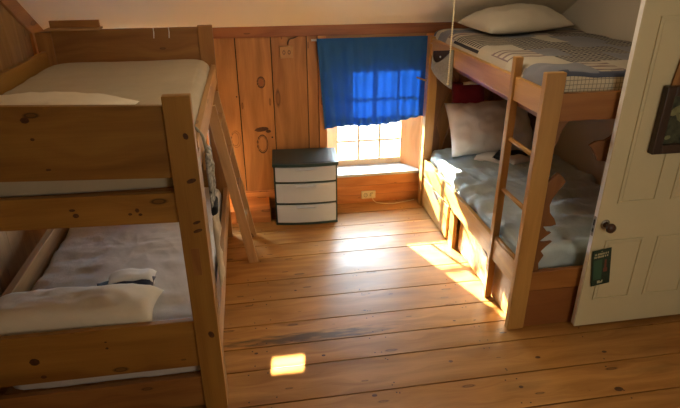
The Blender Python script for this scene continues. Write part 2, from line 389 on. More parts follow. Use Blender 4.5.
def pillow(w, l, h, T, seed=0, n=30, wr=.010, pinch=.06, flat=.55, p=2.6):
    bm = BM(); uvl = bm.loops.layers.uv.active; top, bot = [], []
    for i in range(n+1):
        rt_, rb = [], []
        for j in range(n+1):
            u, v = 2*i/n-1, 2*j/n-1
            e = (max(0, 1-abs(u)**p)*max(0, 1-abs(v)**p))**.5
            px = u*w/2*(1-pinch*(1-abs(u))*0-pinch*(1-v*v)*abs(u)**3); py = v*l/2*(1-pinch*(1-u*u)*abs(v)**3)
            q = Vector((px*7, py*7, seed*5.3)); d = noise.noise(q)+.5*noise.noise(q*2.4)-abs(noise.noise(q*1.6+Vector((9, 3, 1))))
            zt = h*.62*e+d*wr*min(1, e*2.5)
            zb = -h*.38*e*flat-noise.noise(q+Vector((4, 4, 4)))*wr*.3*e
            border = i in (0, n) or j in (0, n)
            vt = bm.verts.new(T @ Vector((px, py, zt))); rt_.append(vt)
            rb.append(vt if border else bm.verts.new(T @ Vector((px, py, zb))))
        top.append(rt_); bot.append(rb)
    for i in range(n):
        for j in range(n):
            f = bm.faces.new([top[i][j], top[i+1][j], top[i+1][j+1], top[i][j+1]]); f.smooth = True
            f = bm.faces.new([bot[i][j+1], bot[i+1][j+1], bot[i+1][j], bot[i][j]]); f.smooth = True
    for f in bm.faces:
        for l_ in f.loops: l_[uvl].uv = (l_.vert.co.x, l_.vert.co.y)
    bmesh.ops.recalc_face_normals(bm, faces=bm.faces)
    return bm
def TR(loc, rx=0, ry=0, rz=0):
    return Matrix.Translation(loc) @ Matrix.Rotation(R(rz), 4, 'Z') @ Matrix.Rotation(R(ry), 4, 'Y') @ Matrix.Rotation(R(rx), 4, 'X')
def disc(bm, c, a, b_, nrm, mi, n=12, rot=0, ring=None):
    """flat ellipse (or ring) let into a face, nrm = 'y' or 'z' or 'x'"""
    c = Vector(c); ax = {'y': (Vector((1, 0, 0)), Vector((0, 0, 1))), 'z': (Vector((1, 0, 0)), Vector((0, 1, 0))), 'x': (Vector((0, 1, 0)), Vector((0, 0, 1)))}[nrm]
    U = ax[0]*math.cos(rot)+ax[1]*math.sin(rot); V = -ax[0]*math.sin(rot)+ax[1]*math.cos(rot)
    o = [bm.verts.new(c+U*a*math.cos(2*math.pi*k/n)*(1+.08*math.sin(3*k))+V*b_*math.sin(2*math.pi*k/n)) for k in range(n)]
    if ring:
        i_ = [bm.verts.new(c+U*a*ring*math.cos(2*math.pi*k/n)+V*b_*ring*math.sin(2*math.pi*k/n)) for k in range(n)]
        for k in range(n):
            f = bm.faces.new([o[k], o[(k+1) % n], i_[(k+1) % n], i_[k]]); f.material_index = mi
    else:
        f = bm.faces.new(o); f.material_index = mi

# ================================================================ the setting
YB = 4.45; XL = -1.48; XR = 2.58; YN = -1.3
# floor
bm = BM()
edges = [4.72, 4.45, 4.22, 3.99, 3.76, 3.56, 3.25, 3.01, 2.76, 2.55, 2.36, 2.10, 1.86, 1.62, 1.40, 1.16, .9, .65, .4, .15, -.1, -.35, -.6, -.85, -1.1, -1.3]
box(bm, XL-.1, XR+.3, YN-.05, 4.7, -.06, -.022, 'x', 1)
for a, b_ in zip(edges, edges[1:]):
    # some rows are made of two lengths
    cut = random.choice([None, None, random.uniform(-.1, 1.3)])
    xs = [XL-.1, XR+.3] if cut is None or b_ > 2 else [XL-.1, cut, XR+.3]
    for x0, x1 in zip(xs, xs[1:]):
        box(bm, x0+.001, x1-.001, b_+.0045, a-.0045, -.022, 0, 'x', 0)
    if b_ > 1.3 and a < 4.5:
        for x in (-.1, .0, .62, .66, 1.25, 1.28, 1.85):
            for yy in (b_+.035, a-.035):
                disc(bm, (x+random.uniform(-.03, .03), yy+random.uniform(-.01, .01), .0006), .0045, .0045, 'z', 2, 8)
for x, y, a, b_ in ((1.40, 2.44, .03, .010), (.13, 2.58, .012, .010), (.30, 2.42, .014, .01), (1.0, 2.25, .016, .012), (.52, 2.07, .018, .012), (1.5, 2.2, .02, .012), (.62, 2.80, .012, .008), (.83, 2.95, .02, .008), (1.9, 2.18, .018, .012), (-.08, 2.5, .014, .01), (.2, 3.1, .012, .009), (1.15, 2.6, .012, .008), (1.8, 1.9, .03, .02), (1.3, 2.0, .016, .012)):
    disc(bm, (x, y, .0005), a*.8, b_*.8, 'z', 3, 12)
struct('floor', bm, [M['floor'], M['gap'], M['nail'], M['knotwood']], bev=.0)

# back wall: openings for two windows
OP = [(.62, 1.46, .28, 1.36), (-1.28, -.44, .28, 1.36)]
bm = BM()
def shell(x0, x1, z0, z1): box(bm, x0, x1, YB+.02, 4.72, z0, z1, 'x', 1)
shell(XL-.1, -1.28, -.05, 1.75); shell(-.44, .62, -.05, 1.75); shell(1.46, XR+.1, -.05, 1.75)
for o in OP: shell(o[0], o[1], -.05, o[2]); shell(o[0], o[1], o[3], 1.75)
xs = [XL, -1.28], [-.44, -.39], [-.39, -.10], [-.10, .18], [.18, .465], [.465, .555], [1.50, 1.78], [1.78, 2.1], [2.1, 2.36], [2.36, XR]
for a, b_ in xs:
    box(bm, a+.004, b_-.004, YB, YB+.02, .165 if a < .1 else .0, 1.485, 'z', 0)
for o in OP: box(bm, o[0]-.06, o[1]+.06, YB, YB+.02, o[3], 1.485, 'x', 0)
# large knots
for (x, z, a, b_, g_) in ((.085, 1.13, .034, .048, .80), (.085, 1.13, .024, .036, .88), (.065, .605, .047, .085, .86), (.065, .605, .036, .068, .93), (-.16, .66, .03, .06, .93), (-.155, .66, .04, .075, .95)):
    disc(bm, (x, YB-.0008, z), a, b_, 'y', 4, 24, ring=g_)
disc(bm, (.065, YB-.0012, .735), .058, .020, 'y', 4, 14, rot=.1); disc(bm, (.12, YB-.0014, .715), .022, .014, 'y', 4, 10); disc(bm, (.085, YB-.0006, 1.13), .020, .028, 'y', 3, 16)
disc(bm, (.15, YB-.0008, .66), .008, .008, 'y', 2, 10); disc(bm, (-.12, YB-.0008, 1.02), .006, .006, 'y', 2, 10)
struct('wall_back', bm, [M['wallwood'], M['gap'], M['nail'], M['trimwood'], M['knotwood']])
bm = BM(); box(bm, XL, XR, YB-.02, YB+.02, 1.485, 1.60, 'x'); struct('trim_1', bm, M['trimwood'], bev=.003)
bm = BM(); box(bm, XL, .56, YB-.012, YB+.02, .165, .175, 'x', 0); box(bm, XL, .56, YB-.012, YB, .0, .165, 'x', 0)
box(bm, XL, .09, 4.17, YB-.012, 0, .118, 'x', 0); struct('baseboard_back', bm, M['wallwood2'], bev=.004)
# boards under the window and the sill
bm = BM()
for z0, z1 in ((0, .075), (.078, .165), (.168, .262)): box(bm, .56, 1.53, YB-.03, YB+.015, z0, z1, 'x')
struct('baseboard_window', bm, M['wallwood2'], bev=.003)

def window(idx, o):
    x0, x1, z0, z1 = o; gx0, gx1 = x0+.12, x1-.13; YG = 4.65
    bm = BM()
    # splayed wooden reveals
    for xa, xb in ((x0, gx0), (x1, gx1)):
        s = 1 if xa < xb else -1
        prism(bm, [(xa, YB), (xb, YG-.02), (xb-s*.03, YG-.02), (xa-s*.012, YB+.02)], z0, z1, 'z', 0, axis='z')
    box(bm, x0, x1, YB+.005, YG, z1-.02, z1, 'x', 0)
    r_ = struct('window_%d' % idx, bm, M['wallwood2'])
    bm = BM(); box(bm, x0-.005, x1+.02, YB-.045, YG+.0, z0-.018, z0+.008, 'x'); f = obj('window_sill', bm, M['palesill'], r_, .004)
    bm = BM()
    box(bm, x0-.065, x0, YB-.022, YB+.01, z0-.02, 1.485, 'z'); box(bm, x1, x1+.06, YB-.022, YB+.01, z0-.02, 1.485, 'z')
    obj('casing', bm, M['wallwood2'], r_, .003)
    bm = BM()
    box(bm, gx0-.05, gx0, YG-.03, YG+.03, z0, z1, 'z'); box(bm, gx1, gx1+.05, YG-.03, YG+.03, z0, z1, 'z')
    box(bm, gx0, gx1, YG-.02, YG+.03, z0+.008, z0+.065, 'x'); box(bm, gx0, gx1, YG-.02, YG+.03, z1-.07, z1-.02, 'x')
    box(bm, gx0, gx1, YG-.015, YG+.03, .855, .895, 'x')
    sf = obj('window_frame', bm, M['frame'], r_, .003)
    bm = BM()
    for k in (1, 2):
        x = gx0+(gx1-gx0)*k/3; box(bm, x-.010, x+.010, YG-.016, YG+.015, z0+.065, z1-.07, 'z')
    for z in (.52, .69, 1.05): box(bm, gx0, gx1, YG-.010, YG+.013, z-.009, z+.009, 'x')
    obj('muntin', bm, M['frame'], sf)
    bm = BM(); box(bm, gx0, gx1, YG+.001, YG+.004, z0+.06, z1-.06, 'x'); obj('pane', bm, M['glass'], sf)
M['palesill'] = plain('worn bluish painted sill', (.56, .57, .56), .5, var=.12, vscale=14)
window(1, OP[0]); window(2, OP[1])

# side walls
bm = BM(); box(bm, XL-.12, XL-.02, YN, 4.72, -.05, 2.6, 'y', 1)
y = YN
while y < YB:
    w = random.choice((.2, .24, .27)); y2 = min(y+w, YB); box(bm, XL-.02, XL, y+.002, y2-.002, 0, 2.6, 'z', 0); y = y2
struct('wall_left', bm, [M['palewood'], M['gap']])
SL = .62
bm = BM(); prism(bm, [(YB, 1.555), (YB, 1.415), (2.6, 1.415+SL*1.85), (2.6, 1.555+SL*1.85)], XL, XL+.022, 'y', 0, axis='x')
struct('trim_2', bm, M['wallwood'], bev=.003)
bm = BM(); box(bm, XL, XL+.02, 4.17, 4.25, 0, 1.59, 'z'); struct('trim_3', bm, M['wallwood'], bev=.003)
bm = BM(); box(bm, XR, XR+.1, 2.52, 4.72, -.05, 2.6); box(bm, XR, XR+.1, YN, 1.6, -.05, 2.6); box(bm, XR, XR+.1, 1.6, 2.52, 2.05, 2.6)
box(bm, XR+.2, XR+.3, YN, 4.72, -.05, 2.6); struct('wall_right', bm, M['wallpaint'])
# near wall with a slot added to shape the spot's floor patch
bx0, bx1, bz0, bz1 = -.60, -.40, 2.83, 3.07
a = Vector((-.55, -4.0, 3.3)); d = Vector((.095, 2.33, 0))-a
tt = (YN-.05-a.y)/d.y; hit = a+d*tt
hx, hz = hit.x, hit.z; ww = .040; wh = .028
bm = BM(); box(bm, XL-.1, hx-ww, YN-.06, YN, -.05, 2.6); box(bm, hx+ww, XR+.3, YN-.06, YN, -.05, 2.6)
box(bm, hx-ww, hx+ww, YN-.06, YN, -.05, hz-wh); box(bm, hx-ww, hx+ww, YN-.06, YN, hz+wh, 2.6)
struct('wall_near', bm, M['wallpaint'])
# ceiling: slope then flat
yt = 4.72; zf = 2.5; yc = YB-(zf-1.555)/SL
bm = BM(); prism(bm, [(4.72, 1.555-SL*.27), (yc, zf), (YN, zf), (YN, zf+.08), (yc, zf+.08), (4.72, 1.64-SL*.27)], XL-.1, XR+.3, 'y', 0, axis='x')
struct('ceiling', bm, M['ceil'])

# ================================================================ left bunk bed
LX0, LX1, LY0, LY1 = -1.37, -.232, 2.11, 3.99
bed = thing('bunk_bed', 'large left-hand pine bunk bed with knotty end boards nearest the camera', 'bunk bed', (LX0, LY0, 0))
WL = M['bunkL']
bm = B(LX1-.108, LX1, LY0, LY0+.045, 0, 1.60, 'z'); box(bm, LX1-.028, LX1, LY0+.045, LY0+.13, 0, 1.35, 'z')
for z, a_, b_ in ((1.44, .010, .014), (1.25, .02, .010), (1.06, .017, .007), (1.02, .02, .008), (.47, .013, .02)):
    disc(bm, (LX1-.035, LY0-.0008, z), a_, b_, 'y', 1, 12, rot=.3)
obj('post', bm, [WL, M['knotwood']], bed, .003)
obj('post', B(LX0, LX0+.108, LY0, LY0+.045, 0, 1.60, 'z'), WL, bed, .004)
obj('post', B(LX1-.10, LX1, LY1-.045, LY1, 0, 1.64, 'z'), M['bunkLdark'], bed, .004)
obj('post', B(LX0, LX0+.10, LY1-.045, LY1, 0, 1.62, 'z'), M['bunkLdark'], bed, .004)
# small plug inlet in the near post
obj('mortise_plug', B(LX1-.075, LX1-.04, LY0-.0015, LY0+.01, .80, .935, 'z'), M['bunkLdark'], bed)
ex0, ex1 = LX0+.10, LX1-.100
def endboard(z0, z1, y, mat, knots=(), lab=None, tilt=.0):
    bm = BM(); prism(bm, [(ex0, z0+tilt), (ex1, z0), (ex1, z1), (ex0, z1+tilt)], y, y+.03, 'x', 0)
    for x, z, a_, b_ in knots: disc(bm, (x, y-.0006, z), a_, b_, 'y', 1, 14)
    return obj('end_board', bm, [mat, M['knotwood']], bed, .003)
endboard(1.262, 1.56, LY0+.012, WL, [(-.84, 1.53, .016, .012), (-.83, 1.455, .008, .006), (-.80, 1.33, .01, .005)], tilt=.04)
endboard(1.06, 1.196, LY0+.012, WL, [(-.74, 1.125, .012, .010), (-.75, 1.15, .012, .006), (-.50, 1.13, .008, .01), (-.53, 1.115, .008, .006), (-.49, 1.11, .008, .006)], tilt=.025)
endboard(.282, .548, LY0+.012, WL, [(-1.06, .41, .022, .02), (-1.04, .32, .013, .010), (-.74, .445, .007, .006), (-.74, .48, .006, .004)], tilt=.003)
endboard(.03, .215, LY0+.012, M['bunkLdark'], tilt=.0)
obj('end_board', B(LX0+.09, LX1-.09, LY1-.035, LY1-.005, 1.40, 1.63), M['bunkLdark'], bed, .003)
obj('end_board', B(LX0+.09, LX1-.09, LY1-.035, LY1-.005, .27, .655), M['bunkL'], bed, .003)
obj('cleat', B(LX1-.165, LX1-.115, LY1-.07, LY1-.04, .60, 1.40, 'z'), M['palewood'], bed, .003)
for z0, z1 in ((1.25, 1.378), (.27, .44)):
    obj('side_rail', B(LX1-.034, LX1-.004, LY0+.13, LY1-.045, z0, z1, 'y'), M['ladder'], bed, .003)
obj('side_rail', B(LX0+.02, LX0+.05, LY0+.045, LY1-.045, 1.34, 1.50, 'y'), M['bunkL'], bed, .003)
obj('side_rail', B(LX0+.07, LX0+.11, LY0+.045, LY1-.045, .36, .55, 'y'), M['palewood'], bed, .003)
obj('bed_base', B(LX0+.12, LX1-.04, LY0+.05, LY1-.05, 1.17, 1.20, 'y'), M['bunkLdark'], bed)
obj('bed_base', B(LX0+.12, LX1-.04, LY0+.05, LY1-.05, .18, .21, 'y'), M['bunkLdark'], bed)
obj('storage_panel', B(LX1-.06, LX1-.045, LY0+.14, LY1-.06, 0.005, .26, 'y'), M['palewood'], bed, .002)

tag(obj('mattress', mattress(LX0+.06, LX1-.036, LY0+.055, LY1-.05, 1.203, 1.432, r=.06, wr=.004, seed=1, corner=.12), M['sheetU'], smooth=True),
    'mattress in smooth ecru sheet on the upper level of the left bunk', 'mattress')
tag(obj('mattress', mattress(LX0+.125, LX1-.05, LY0+.05, LY1-.05, .213, .475, r=.05, wr=.011, seed=2, freq=9), M['sheetL'], smooth=True),
    'mattress in wrinkled bluish grey sheet on the lower level of the left bunk', 'mattress')
tag(obj('pillow', pillow(.74, .44, .15, TR((-.90, 2.41, 1.455), 3, 0, -4), seed=3), M['pillow'], smooth=True),
    'cream pillow showing only its top over the upper end board of the left bunk', 'pillow')
tag(obj('pillow', pillow(.82, .30, .16, TR((-.93, 2.315, .525), -2, 0, -2), seed=4, wr=.010, p=4), M['pillow'], smooth=True),
    'cream pillow behind the lower end board of the left bunk', 'pillow')
# folded shirt behind that pillow
sh = thing('folded_shirt', 'white folded shirt with a navy band behind the lower left pillow', 'shirt', (-.72, 2.56, .50))
obj('fold', pillow(.25, .14, .10, TR((-.70, 2.58, .51), 0, 0, 5), seed=5, n=14, p=4), M['whitecloth'], sh, smooth=True)
obj('band', pillow(.30, .12, .05, TR((-.72, 2.52, .52), 0, 0, 3), seed=6, n=14, p=5), M['navy'], sh, smooth=True, label='navy band')
# small shelf hooked over the far end board
sf = thing('bed_shelf', 'small brown ledge shelf hooked over the far end board of the left bunk', 'shelf', (-1.12, LY1, 1.63))
obj('ledge', B(-1.29, -.95, LY1-.10, LY1+.01, 1.632, 1.645), M['ladder'], sf, .003)
obj('back_rail', B(-1.27, -.96, LY1-.035, LY1-.01, 1.645, 1.69), M['darkwood'] if 'darkwood' in M else M['bunkLdark'], sf, .003)
# tiny clips on the far end board
for x, wl_ in ((-.62, 'left'), (-.52, 'right')):
    tag(obj('wire_clip', tube(BM(), [(x, LY1-.038, 1.63), (x, LY1-.040, 1.60), (x-.004, LY1-.041, 1.565)], .0035, 6), M['white']),
        wl_+' one of two thin white clips on the far end board of the left bunk', 'clip', 'white clips on the upper far end board')
# hanging bag and towel
hb = thing('hanging_bag', 'mottled black and cream cloth bag hanging outside the left bunk behind its near post', 'bag', (-.215, 2.35, 1.0))
obj('bag_body', pillow(.27, .15, .035, TR((-.215, 2.36, 1.165), 0, 90, 0), seed=8, n=18, p=5, wr=.012), M['mottle'], hb, smooth=True)
obj('strap', tube(BM(), [(-.215, 2.36, 1.28), (-.226, 2.36, 1.36), (-.25, 2.36, 1.397), (-.27, 2.36, 1.41)], .007, 8), M['denim'], hb)
obj('trim', pillow(.045, .15, .042, TR((-.213, 2.36, 1.02), 0, 90, 0), seed=9, n=14, p=5, wr=.004), M['black'], hb, smooth=True, label='black lower band')
tag(obj('towel', pillow(.40, .15, .032, TR((-.215, 2.36, .80), 0, 90, 0), seed=9, n=20, p=6, wr=.014), M['tan'], smooth=True), 'tan towel hanging below the mottled bag on the left bunk', 'towel')

# ladder leaning on it
ld = thing('ladder', 'short wooden ladder leaning against the side of the left bunk', 'ladder', (-.07, 3.74, 0))
for y in (3.53, 3.93):
    # foot cut flat on the floor
    bm = beam(BM(), (-.072, y, .0), (-.268, y, 1.19), .068, .038, side=(1, 0, 0))
    for v in bm.verts:
        if v.co.z < .1: v.co.z = 0.0
    obj('ladder_rail', bm, M['ladder'], ld, .003)
for z in (.26, .52, .78, 1.03):
    x = -.072-.20*z/1.215
    bm = beam(BM(), (x, 3.549, z), (x, 3.911, z), .05, .022, side=(1, 0, 0)); obj('rung', bm, M['ladder'], ld, .003)

# ================================================================ dresser
T0 = (.39, 4.09, 0)
dr = thing('plastic_drawer_cart', 'dark plastic drawer cart with three frosted drawers beside the window', 'drawer unit', T0)
w, dp, h = .26, .345, .555
x0, x1, y0, y1 = .39-w, .39+w, 4.085, 4.085+dp
def bow(x): return -.022*(1-((x-.39)/w)**2)
def bowed(bm, xa, xb, yb, z0, z1, extra=0, mi=0, n=16):
    pts = [(xa+(xb-xa)*i/n, y0+bow(xa+(xb-xa)*i/n)-extra) for i in range(n+1)]+[(xb, yb), (xa, yb)]
    return prism(bm, pts, z0, z1, 'x', mi, axis='z')
bm = BM()
bowed(bm, x0, x1, y1, 0.0, .018, .003)
for z in (.193, .383): bowed(bm, x0+.004, x1-.004, y1-.01, z-.006, z+.006, .003)
box(bm, x0+.008, x1-.008, y1-.015, y1-.003, .018, .522)
for xa, xb in ((x0, x0+.012), (x1-.012, x1)): box(bm, xa, xb, y0+.012, y1-.0, .018, .522)
obj('frame', bm, M['blackplastic'], dr, .002)
bm = BM(); bowed(bm, x0-.008, x1+.008, y1+.004,   .522, .550, .012); bowed(bm, x0+.02, x1-.02, y1-.02, .550, .553, -.012)
obj('top', bm, M['blackplastic'], dr, .004)
for z0, z1 in ((.022, .184), (.202, .374), (.392, .520)):
    bm = BM(); bowed(bm, x0+.014, x1-.014, y1-.03, z0, z1, .006)
    d_ = obj('drawer', bm, M['drawer'], dr, .006)
    bm = BM(); pts = []
    xa, xb = .39-.085, .39+.085
    bowed(bm, xa, xb, y0+.012, z1-.032, z1-.024, .018); bowed(bm, xa, xa+.012, y0+.012, z1-.032, z1-.010, .014); bowed(bm, xb-.012, xb, y0+.012, z1-.032, z1-.010, .014)
    obj('handle', bm, M['drawer'], d_, .002)
dr.rotation_euler.z = R(-3.5)

# ================================================================ curtain & rod
bm = BM(); uvl = bm.loops.layers.uv.active; nx, nz = 150, 30; rows = []
xa, xb, zt, zb = .54, 1.495, 1.468, .745
for j in range(nz+1):
    t = j/nz; row = []
    for i in range(nx+1):
        s = i/nx; x = xa+(xb-xa)*s
        amp = .004+.010*t
        ph = s*2*math.pi*11+1.5*noise.noise(Vector((s*5, 0, t*.6)))
        y = 4.395+amp*math.sin(ph)+.012*noise.noise(Vector((s*9, t*2, 5)))*t
        if j < 2: y = 4.402+.004*math.sin(s*2*math.pi*60)
        z = zt+(zb-zt)*t+(.012*math.sin(s*7+1)-.035*(1-s)**6+.05*s**3)*t
        x += (.055*(1-s)**2*t)-.02*s*s*t*math.sin(t*3)
        row.append(bm.verts.new((x, y-(.012 if 1 < j < 4 else 0)*0, z)))
    rows.append(row)
for j in range(nz):
    for i in range(nx):
        f = bm.faces.new([rows[j][i], rows[j][i+1], rows[j+1][i+1], rows[j+1][i]]); f.smooth = True
o = obj('curtain', bm, M['curtain'], smooth=True)
mo = o.modifiers.new('thick', 'SOLIDIFY'); mo.thickness = .0015
tag(o, 'bright blue cotton half curtain gathered over the window', 'curtain')
tag(obj('curtain_rod', tube(BM(), [(.50, 4.418, 1.455), (1.50, 4.418, 1.448)], .009, 12), M['white'], smooth=False), 'thin white rod carrying the blue curtain', 'curtain rod')
# unseen curtain added behind the left bunk to hold back the sun
bm = BM(); rows = []
for j in range(9):
    rows.append([bm.verts.new((-1.34+.95*i/80, 4.39+(.005+.012*j/8)*math.sin(i*.8), 1.46-.66*j/8)) for i in range(81)])
for j in range(8):
    for i in range(80):
        f = bm.faces.new([rows[j][i], rows[j][i+1], rows[j+1][i+1], rows[j+1][i]]); f.smooth = True
o = obj('curtain', bm, M['curtain']); mo = o.modifiers.new('thick', 'SOLIDIFY'); mo.thickness = .0015
tag(o, 'unseen blue curtain added behind the left bunk to block the sun', 'curtain')

# switch box, outlet, cord
bx = thing('junction_box', 'square wooden junction box cover high on the back wall left of the curtain', 'wall box', (.30, YB, 1.36))
obj('cover', B(.248, .352, YB-.022, YB, 1.318, 1.412), M['woodbox'], bx, .003)
for xk in (.280, .322):
    bm = BM(); disc(bm, (xk, YB-.0235, 1.365), .012, .017, 'y', 0, 14, ring=.6); obj('socket', bm, M['cord'], bx)
bm = BM(); tube(bm, [(.34+.035*math.cos(a)+.01, YB-.008, 1.425+.045*math.sin(a)) for a in [math.pi*(1-k/12)+.1 for k in range(8)]]+[(.405, YB-.008, 1.49)], .005, 8)
tag(obj('cable', bm, M['cord'], smooth=True), 'short dark cable looping above the wooden junction box', 'cable')
ot = thing('wall_outlet', 'almond outlet plate on the board under the window', 'outlet', (.99, YB-.03, .08))
obj('plate', B(.925, 1.055, YB-.048, YB-.03, .042, .115), M['plate'], ot, .004)
for x in (.962, 1.018):
    bm = BM()
    disc(bm, (x, YB-.0490, .079), .017, .021, 'y', 0, 16, ring=.85)
    for dx in (-.005, .005): box(bm, x+dx-.001, x+dx+.001, YB-.0492, YB-.0484, .076, .088)
    obj('socket', bm, M['slot'], ot)
obj('plug', B(1.005, 1.033, YB-.068, YB-.0495, .064, .094), M['plate'], ot, .004)
bm = BM(); tube(bm, [(1.02, YB-.062, .064), (1.03, YB-.065, .03), (1.06, YB-.07, .006), (1.13, YB-.10, .005), (1.22, YB-.11, .005), (1.33, YB-.085, .005), (1.42, YB-.06, .005)], .0035, 6)
tag(obj('cord', bm, M['plate'], smooth=True), 'thin pale cord running along the floor from the outlet', 'cord')

# ================================================================ right bunk bed
RX0, RX1, RY0, RY1 = 1.435, 2.57, 2.459, 4.40
rb = thing('bunk_bed', 'right-hand honey pine bunk bed with built-in ladder and carved ends', 'bunk bed', (RX0, RY0, 0))
H, HE = M['bunkR'], M['bunkRend']
obj('post', B(RX0, RX0+.105, RY0, RY0+.042, 0, 1.553, 'z'), [H], rb, .004)
obj('post', B(RX0, RX0+.045, 2.80, 2.842, 0, 1.572, 'z'), [H], rb, .004)
obj('post', B(RX0, RX0+.08, 4.26, 4.34, 0, 1.475, 'z'), H, rb, .004)
obj('post', B(RX1-.07, RX1, RY0, RY0+.042, 0, 1.55, 'z'), HE, rb, .004)
obj('post', B(RX1-.07, RX1, RY1-.06, RY1, 0, 1.47, 'z'), HE, rb, .004)
for z in (1.105, .785, .455): obj('rung', tube(BM(), [(RX0+.03, RY0+.042, z), (RX0+.03, 2.80, z)], .014, 12), H, rb)
# upper rail and lower rail
obj('side_rail', B(RX0+.012, RX0+.042, RY0+.042, 4.26, 1.335, 1.465, 'y'), H, rb, .004)
obj('side_rail', B(RX0+.012, RX0+.042, RY0+.042, 4.26, .30, .45, 'y'), H, rb, .004)
obj('end_board', B(RX0+.105, RX1-.07, RY0+.004, RY0+.034, 1.302, 1.447), HE, rb, .004)
obj('end_board', B(RX0+.105, RX1-.07, RY0+.004, RY0+.034, .268, .398), HE, rb, .004)
obj('end_board', B(RX0+.08, RX1-.07, RY1-.05, RY1-.02, 1.32, 1.47), HE, rb, .004)
obj('plywood_panel', B(RX0+.105, 1.86, RY0+.012, RY0+.026, .004, .262), M['ply'], rb)
obj('plywood_panel', B(1.90, RX1-.07, RY0+.012, RY0+.026, .004, .262), M['ply'], rb)
obj('bed_base', B(RX0+.045, RX1, RY0+.045, RY1-.06, 1.30, 1.335, 'y'), HE, rb)
obj('bed_base', B(RX0+.045, RX1, RY0+.045, RY1-.06, .262, .292, 'y'), HE, rb)
# drawers under the bed, support post
def tri_drawer(ya, yb, xx, z0=.012, z1=.285):
    bm = BM()
    pts = [(ya, z0), (yb, z0), (yb, z1), (ya, z1)]
    prism(bm, pts, xx, xx+.018, 'y', 0, axis='x')
    d_ = obj('drawer', bm, M['bunkR'], rb, .003)
    bm = BM(); c = (ya+yb)/2
    prism(bm, [(c-.10, z1-.01), (c+.07, z1-.01), (c+.02, z1-.075), (c-.08, z1-.05)], xx-.001, xx+.001, 'y', 0, axis='x')
    obj('hand_hole', bm, M['dark'], d_)
tri_drawer(3.62, 4.25, RX0+.014)
obj('support_post', B(RX0+.012, RX0+.042, 3.47, 3.56, 0, .30, 'z'), H, rb, .003)
tri_drawer(2.52, 3.44, RX0+.05)
# carved end panel near the door
bm = BM(); X = 1.50
prism(bm, [(X, .398), (1.585, .40), (1.575, .45), (1.60, .50), (1.578, .53), (1.60, .555), (1.637, .588), (1.60, .585), (1.553, .592), (1.585, .62), (1.622, .648), (1.60, .65), (1.566, .69),
           (1.61, .688), (1.643, .697), (1.625, .735), (1.592, .775), (1.583, .82), (1.593, .86), (1.618, .905), (1.655, .955), (1.632, .985), (1.60, 1.012), (1.575, .985), (1.54, .95), (X, .93)], RY0+.016, RY0+.036, 'z')
obj('carved_panel', bm, M['carved'], rb, .002)
bm = BM(); prism(bm, [(X, 1.12), (1.545, 1.15), (1.567, 1.20), (1.572, 1.245), (1.592, 1.28), (1.61, 1.302), (X, 1.302)], RY0+.016, RY0+.036, 'z')
obj('carved_panel', bm, M['carved'], rb, .002)
bm = BM(); prism(bm, [(1.752, 1.158), (1.785, 1.178), (1.84, 1.182), (1.87, 1.20), (1.95, 1.302), (2.50, 1.302), (2.50, .398), (2.10, .398), (2.0, .62), (1.93, .80), (1.90, 1.0), (1.875, 1.06), (1.815, 1.068), (1.80, 1.10), (1.775, 1.135)], RY0+.016, RY0+.036, 'z')
obj('carved_panel', bm, M['carved'], rb, .002)
# far carved end
bm = BM(); yy = RY1-.045
prism(bm, [(1.515, .32), (1.60, .34), (1.61, .60), (1.57, .72), (1.60, .86), (1.65, .98), (1.72, 1.10), (1.66, 1.22), (1.66, 1.32), (1.515, 1.32)], yy, yy+.02, 'z'); obj('carved_panel', bm, M['carved'], rb, .002)
bm = BM(); prism(bm, [(1.90, 1.32), (1.95, 1.15), (2.10, 1.0), (2.30, .90), (2.50, .86), (2.50, 1.32)], yy, yy+.02, 'z'); obj('carved_panel', bm, M['carved'], rb, .002)
bm = BM(); prism(bm, [(1.60, .34), (2.50, .34), (2.50, .80), (2.2, .84), (1.85, .90), (1.72, .80), (1.66, .60)], yy, yy+.02, 'z'); obj('carved_panel', bm, M['carved'], rb, .002)
# peg sticking out of the far post
tag(obj('wooden_peg', tube(BM(), [(1.445, 4.30, 1.12), (1.35, 4.30, 1.155)], .007, 10), M['palewood']), 'small wooden peg sticking out beside the blue curtain', 'peg')
for z, yv in ((1.44, 4.259), ):
    tag(obj('hook', tube(BM(), [(RX0+.005, 4.259, 1.43), (RX0+.02, 4.24, 1.435), (RX0+.04, 4.225, 1.43)], .004, 6), M['steel']), 'tiny metal hook at the top of the far bunk post', 'hook')

tag(obj('mattress', mattress(RX0+.05, XR-.02, RY0+.06, RY1-.075, .293, .52, r=.06, wr=.030, seed=11, freq=10), M['sheetR'], smooth=True),
    'mattress in rumpled grey green sheet on the lower level of the right bunk', 'mattress')
tag(obj('mattress', mattress(RX0+.065, XR-.03, RY0+.07, RY1-.075, 1.337, 1.46, r=.04, wr=.002, seed=12), M['pillow'], smooth=True),
    'mattress under the patchwork quilt on the upper right bunk', 'mattress')
